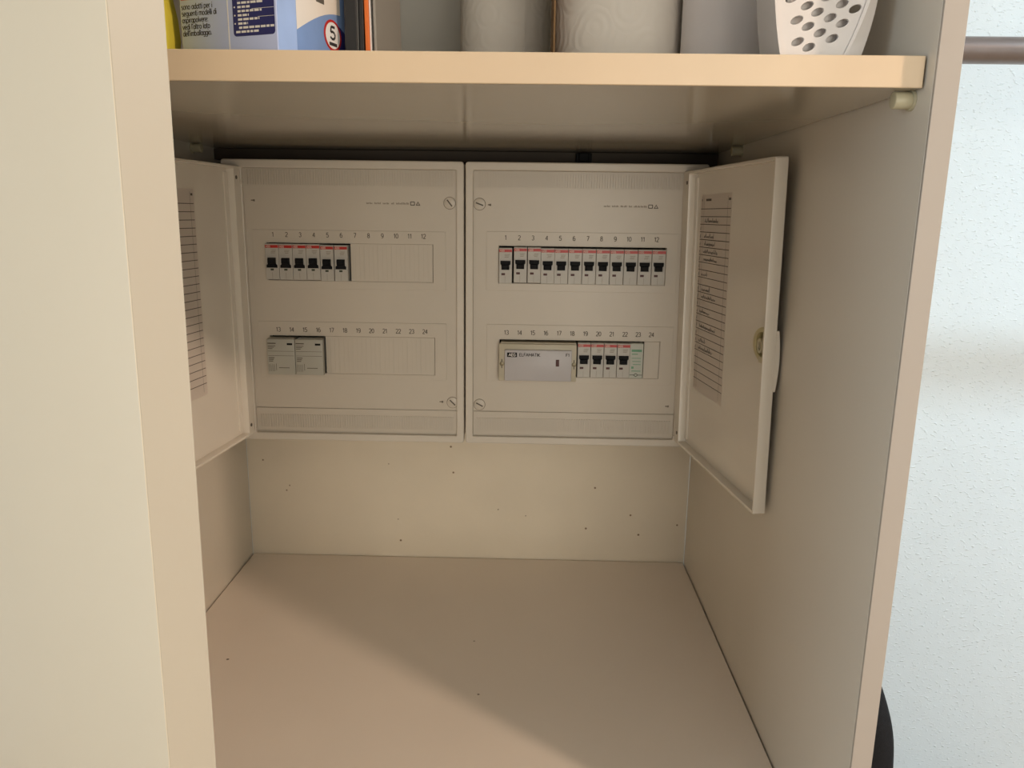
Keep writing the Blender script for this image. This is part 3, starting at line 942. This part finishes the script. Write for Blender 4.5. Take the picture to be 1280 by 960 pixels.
# black folder, orange folder and a sheet
t = thing('black_folder', (296, -470, T), 'black folder standing between the blue carton and orange folder', 'folder')
MB().box(287.4, 296.6, -522, -400, T, T + 240, 0.8).build('cover', M_BLACKCARD, t)
MB().box(296.4, 297.4, -521, -401, T + 0.2, T + 238).build('page_edge', mat('grey page edge', rgb(86, 86, 84), 0.6), t)
MB().box(297.6, 301.0, -521, -400, T, T + 240, 0.6).build('back_cover', M_BLACKCARD, t)
tl = Matrix.Translation((303.6, -520, T)) @ Matrix.Rotation(math.radians(-0.8), 4, 'Y')
t = thing('orange_folder', (304, -470, T), 'thin orange folder standing beside the black folder on shelf', 'folder')
MB(tl).box(-1.6, 1.5, 0, 120, 0.2, 235, 0.5).build('cover', M_ORANGE, t)
MB(tl).box(1.6, 2.6, 2, 118, 0.2, 230, 0.2).build('sheet', M_WHITE, t)
tag(MB(tl).box(4.2, 6.2, 3, 118, 0.4, 222, 0.4).build('grey_booklet', mat('grey card', rgb(150, 146, 138), 0.6), origin=(308, -470, T)),
    'thin grey booklet leaning beside the orange folder', 'booklet')


def paper_roll(cx, cy, r, h, m, label, flap=None):
    t = thing('paper_roll', (cx, cy, T), label, 'paper roll', 'rolls of kitchen paper')
    MB().lathe([(20, 0), (r - 1, 0), (r, 2), (r, h - 2), (r - 1, h), (20, h)], (cx, cy, T), 64).build('paper', m, t)
    MB().lathe([(18.4, 0), (19.9, 0), (19.9, h), (18.4, h)], (cx, cy, T), 32).build('core', M_CARD, t)
    if flap:
        a0, a1 = flap
        pts = []
        for k in range(14):
            a = math.radians(a0 + (a1 - a0) * k / 13)
            rr = r + 0.5 + (1.6 * (k / 13) ** 2)
            pts.append((rr * math.cos(a) + cx, rr * math.sin(a) + cy))
        rows_f = [[Vector((p[0], p[1], T + 0.3)) for p in pts], [Vector((p[0], p[1], T + h - 0.5)) for p in pts]]
        MB().grid(rows_f).build('loose_sheet', m, t)
    return t


paper_roll(393, -205, 49, 225, M_TOWEL, 'partly used embossed kitchen paper roll, leftmost of the three rolls', flap=(-175, -65))
paper_roll(500.2, -350, 58.6, 230, M_TOWEL, 'thick embossed kitchen paper roll between the two other rolls')
paper_roll(588.5, -402, 38, 228, M_TOWEL2, 'smooth white kitchen paper roll beside the perforated white caddy')
tag(MB().box(440.4, 442.0, -405, -300, T, T + 230, 0.2).build('cardboard_sheet', M_CARD, origin=(441, -350, T)),
    'thin brown cardboard sheet standing between two paper rolls', 'cardboard')

# white perforated caddy
t = thing('perforated_caddy', (618, -535, T), 'white plastic caddy with slanted oval holes at the shelf end', 'caddy')
oy = -562


def side_u(z, s):          # outline growing upwards
    f = min(1.0, z / 75)
    return (590 - 10.5 * math.sin(f * math.pi / 2) ** 0.8) if s < 0 else (628 + 19.5 * math.sin(f * math.pi / 2) ** 0.9)


outl = []
N = 16
for k in range(N + 1):
    z = 130 * k / N
    outl.append((side_u(z, 1), T + z))
for k in range(N, -1, -1):
    z = 130 * k / N
    outl.append((side_u(z, -1), T + z))
holes = []
for (hu, hz) in [(592.7, 41), (603.1, 36.7), (610.2, 32.8), (618.9, 29.5), (627.1, 26.1), (597.1, 27.8), (604.8, 24), (613, 20.1), (621.3, 16.7), (598.8, 14.5), (606.5, 11.1), (625.9, 38), (615.7, 42.2),
                 (634.6, 35), (606, 46.5), (624.5, 50), (633.6, 47), (595.5, 54), (605, 59), (615, 55), (625, 62), (634, 59), (610, 69), (620, 74)]:
    holes.append(ellipse(hu, T + hz, 4.3, 2.3, math.radians(24)))
MB().poly(outl, holes, -oy - 2.2, -oy, 0.35).build('perforated_face', M_WHITEP, t)
rw = []
for k in range(N + 1):
    z = 130 * k / N
    rw.append([Vector((side_u(z, -1) - 0.5, oy - 1.4, T + z)), Vector((side_u(z, -1) + 1.6, oy - 1.4, T + z)), Vector((side_u(z, -1) + 2.0, oy + 3, T + z)),
               Vector((side_u(z, -1) + 4, oy + 50, T + z)), Vector((side_u(z, -1) + 2.5, oy + 50, T + z)), Vector((side_u(z, -1) - 0.5, oy + 3, T + z))])
MB().grid(rw, closed=True).build('rim', M_WHITEP, t)
rw = []
for k in range(N + 1):
    z = 130 * k / N
    u = side_u(z, 1)
    fl = 7.5 * max(0.0, 1 - z / 55)
    rw.append([Vector((u - 1.8, oy - 1.6, T + z)), Vector((u + 0.4, oy - 1.8, T + z)), Vector((u + 5.2 + fl, oy + 4, T + z)), Vector((u + 8 + 1.4 * fl, oy + 30, T + z)),
               Vector((u + 6.5 + 1.4 * fl, oy + 30, T + z)), Vector((u + 3.6 + fl, oy + 5, T + z)), Vector((u - 1.2, oy + 1.5, T + z))])
MB().grid(rw, closed=True).build('rim', M_WHITEP, t)
MB().box(592, 634, oy + 8, oy + 9.5, T, T + 120, 0.5).build('back_wall', M_WHITEP, t)

# ================================================================== right of the cupboard
t = thing('clothes_rail', (1350, -300, 684), 'dark grey metal clothes rail running right from the cupboard side', 'rail')
MB().cyl(((W + 17 + 2050) / 2, -300, 684.3), (1, 0, 0), 12.5, 2050 - W - 17, 32).build('tube', M_RAIL, t)
MB().cyl((W + 18.2, -300, 684.3), (1, 0, 0), 21, 6, 28, bev=1).build('end_socket', M_STEEL, t)
MB().cyl((2047, -300, 684.3), (1, 0, 0), 21, 6, 28, bev=1).box(2030, 2046, -300, 8.8, 668, 672).box(2030, 2046, 3, 8.8, 600, 740).build('wall_bracket', M_STEEL, t)

# black office chair, its back turned to the cupboard side
t = thing('office_chair', (960, -250, -ZO), 'black fabric chair back showing behind the cupboard side panel', 'chair')
prof = [(-380, 770, 70), (-330, 782, 78), (-250, 788, 80), (-170, 790, 80), (-110, 790, 78), (-60, 789, 72), (-10, 785.5, 62), (25, 780, 52), (52, 773, 42), (74, 765, 30), (90, 756, 16), (96, 750, 6)]
for _ in range(2):          # round the profile off
    prof = [prof[0]] + [tuple(a * w0 + b * (1 - w0) for a, b in zip(p, q)) for p, q in zip(prof, prof[1:]) for w0 in (0.75, 0.25)] + [prof[-1]]
rws = []
for z, xf, dp in [(q[0] + 8, q[1] + 16, q[2] + 6) for q in prof]:
    hw = 205 if z < 20 else 205 * math.sqrt(max(0.05, 1 - ((z - 20) / 78) ** 2 * 0.35))
    ring = []
    for k in range(28):
        a = 2 * math.pi * k / 28
        ca, sa = math.cos(a), math.sin(a)
        px = abs(ca) ** 0.6 * (1 if ca > 0 else -1)
        py = abs(sa) ** 0.5 * (1 if sa > 0 else -1)
        ring.append(Vector((xf - dp / 2 + px * dp / 2, -255 + py * hw, z)))
    rws.append(ring)
MB().grid(rws, closed=True).build('backrest', M_FABRIC, t, smooth=70)
rws = []
for z, g in ((-465, 0.82), (-455, 0.95), (-430, 1), (-405, 0.98), (-392, 0.85)):
    rws.append([Vector((1010 + 225 * g * (abs(math.cos(2 * math.pi * k / 32)) ** 0.55) * (1 if math.cos(2 * math.pi * k / 32) > 0 else -1),
                        -255 + 225 * g * (abs(math.sin(2 * math.pi * k / 32)) ** 0.55) * (1 if math.sin(2 * math.pi * k / 32) > 0 else -1), z)) for k in range(32)])
MB().grid(rws, closed=True).build('seat', M_FABRIC, t, smooth=60)
MB().tube([(740, -255, -200), (738, -255, -380), (760, -255, -470), (840, -255, -490), (1000, -255, -485)], 14).build('back_support', M_BLACK, t)
MB().cyl((1000, -255, -620), (0, 0, 1), 22, 320).build('gas_post', M_BLACK, t)
for k in range(5):
    a = 2 * math.pi * k / 5 + 0.3
    e = (1000 + 290 * math.cos(a), -255 + 230 * math.sin(a), -ZO + 62)
    lg = MB().tube([(1000, -255, -ZO + 105), (1000 + 150 * math.cos(a), -255 + 120 * math.sin(a), -ZO + 92), e], 16).build('leg', M_BLACK, t)
    MB().cyl((e[0], e[1], -ZO + 26), (math.sin(a), -math.cos(a), 0), 25, 40, 20, bev=3).build('castor', M_BLACK, lg)

# ================================================================== spot lamp and added disc light
t = thing('spot_lamp', (LAMP[0], LAMP[1], CEIL), 'small spot lamp on a stem turned towards the cupboard', 'lamp')
sd = (Vector(AIM) - Vector(LAMP)).normalized()
hc = Vector(LAMP) - sd * 70
MB().cyl(tuple(hc), tuple(sd), 40, 90, 28, bev=4).build('head', M_STEEL, t)
MB().cyl(tuple(Vector(LAMP) - sd * 23), tuple(sd), 34, 3, 28).build('lens', M_GLOW, t)
MB().tube([tuple(hc), (hc.x, hc.y, CEIL)], 7).build('stem', M_STEEL, t)
MB().cyl((hc.x, hc.y, CEIL - 12), (0, 0, 1), 45, 24, 24).build('canopy', M_STEEL, t)
t = thing('standin_disc_light', (DISC[0], DISC[1], CEIL), 'round flat white stand-in light hanging near the wall', 'lamp')
MB().cyl((DISC[0], DISC[1], DISC[2] - 20), (0, 0, 1), 150, 60, 40, bev=6).build('housing', M_WHITE, t)
MB().cyl((DISC[0], DISC[1], DISC[2] - 54), (0, 0, 1), 135, 8, 40).build('diffuser', M_GLOWC, t)
MB().tube([(DISC[0], DISC[1], DISC[2] + 8), (DISC[0], DISC[1], CEIL)], 4).build('cord', M_BLACK, t)

for o in bpy.data.objects:
    if '_o' in o:
        del o['_o']
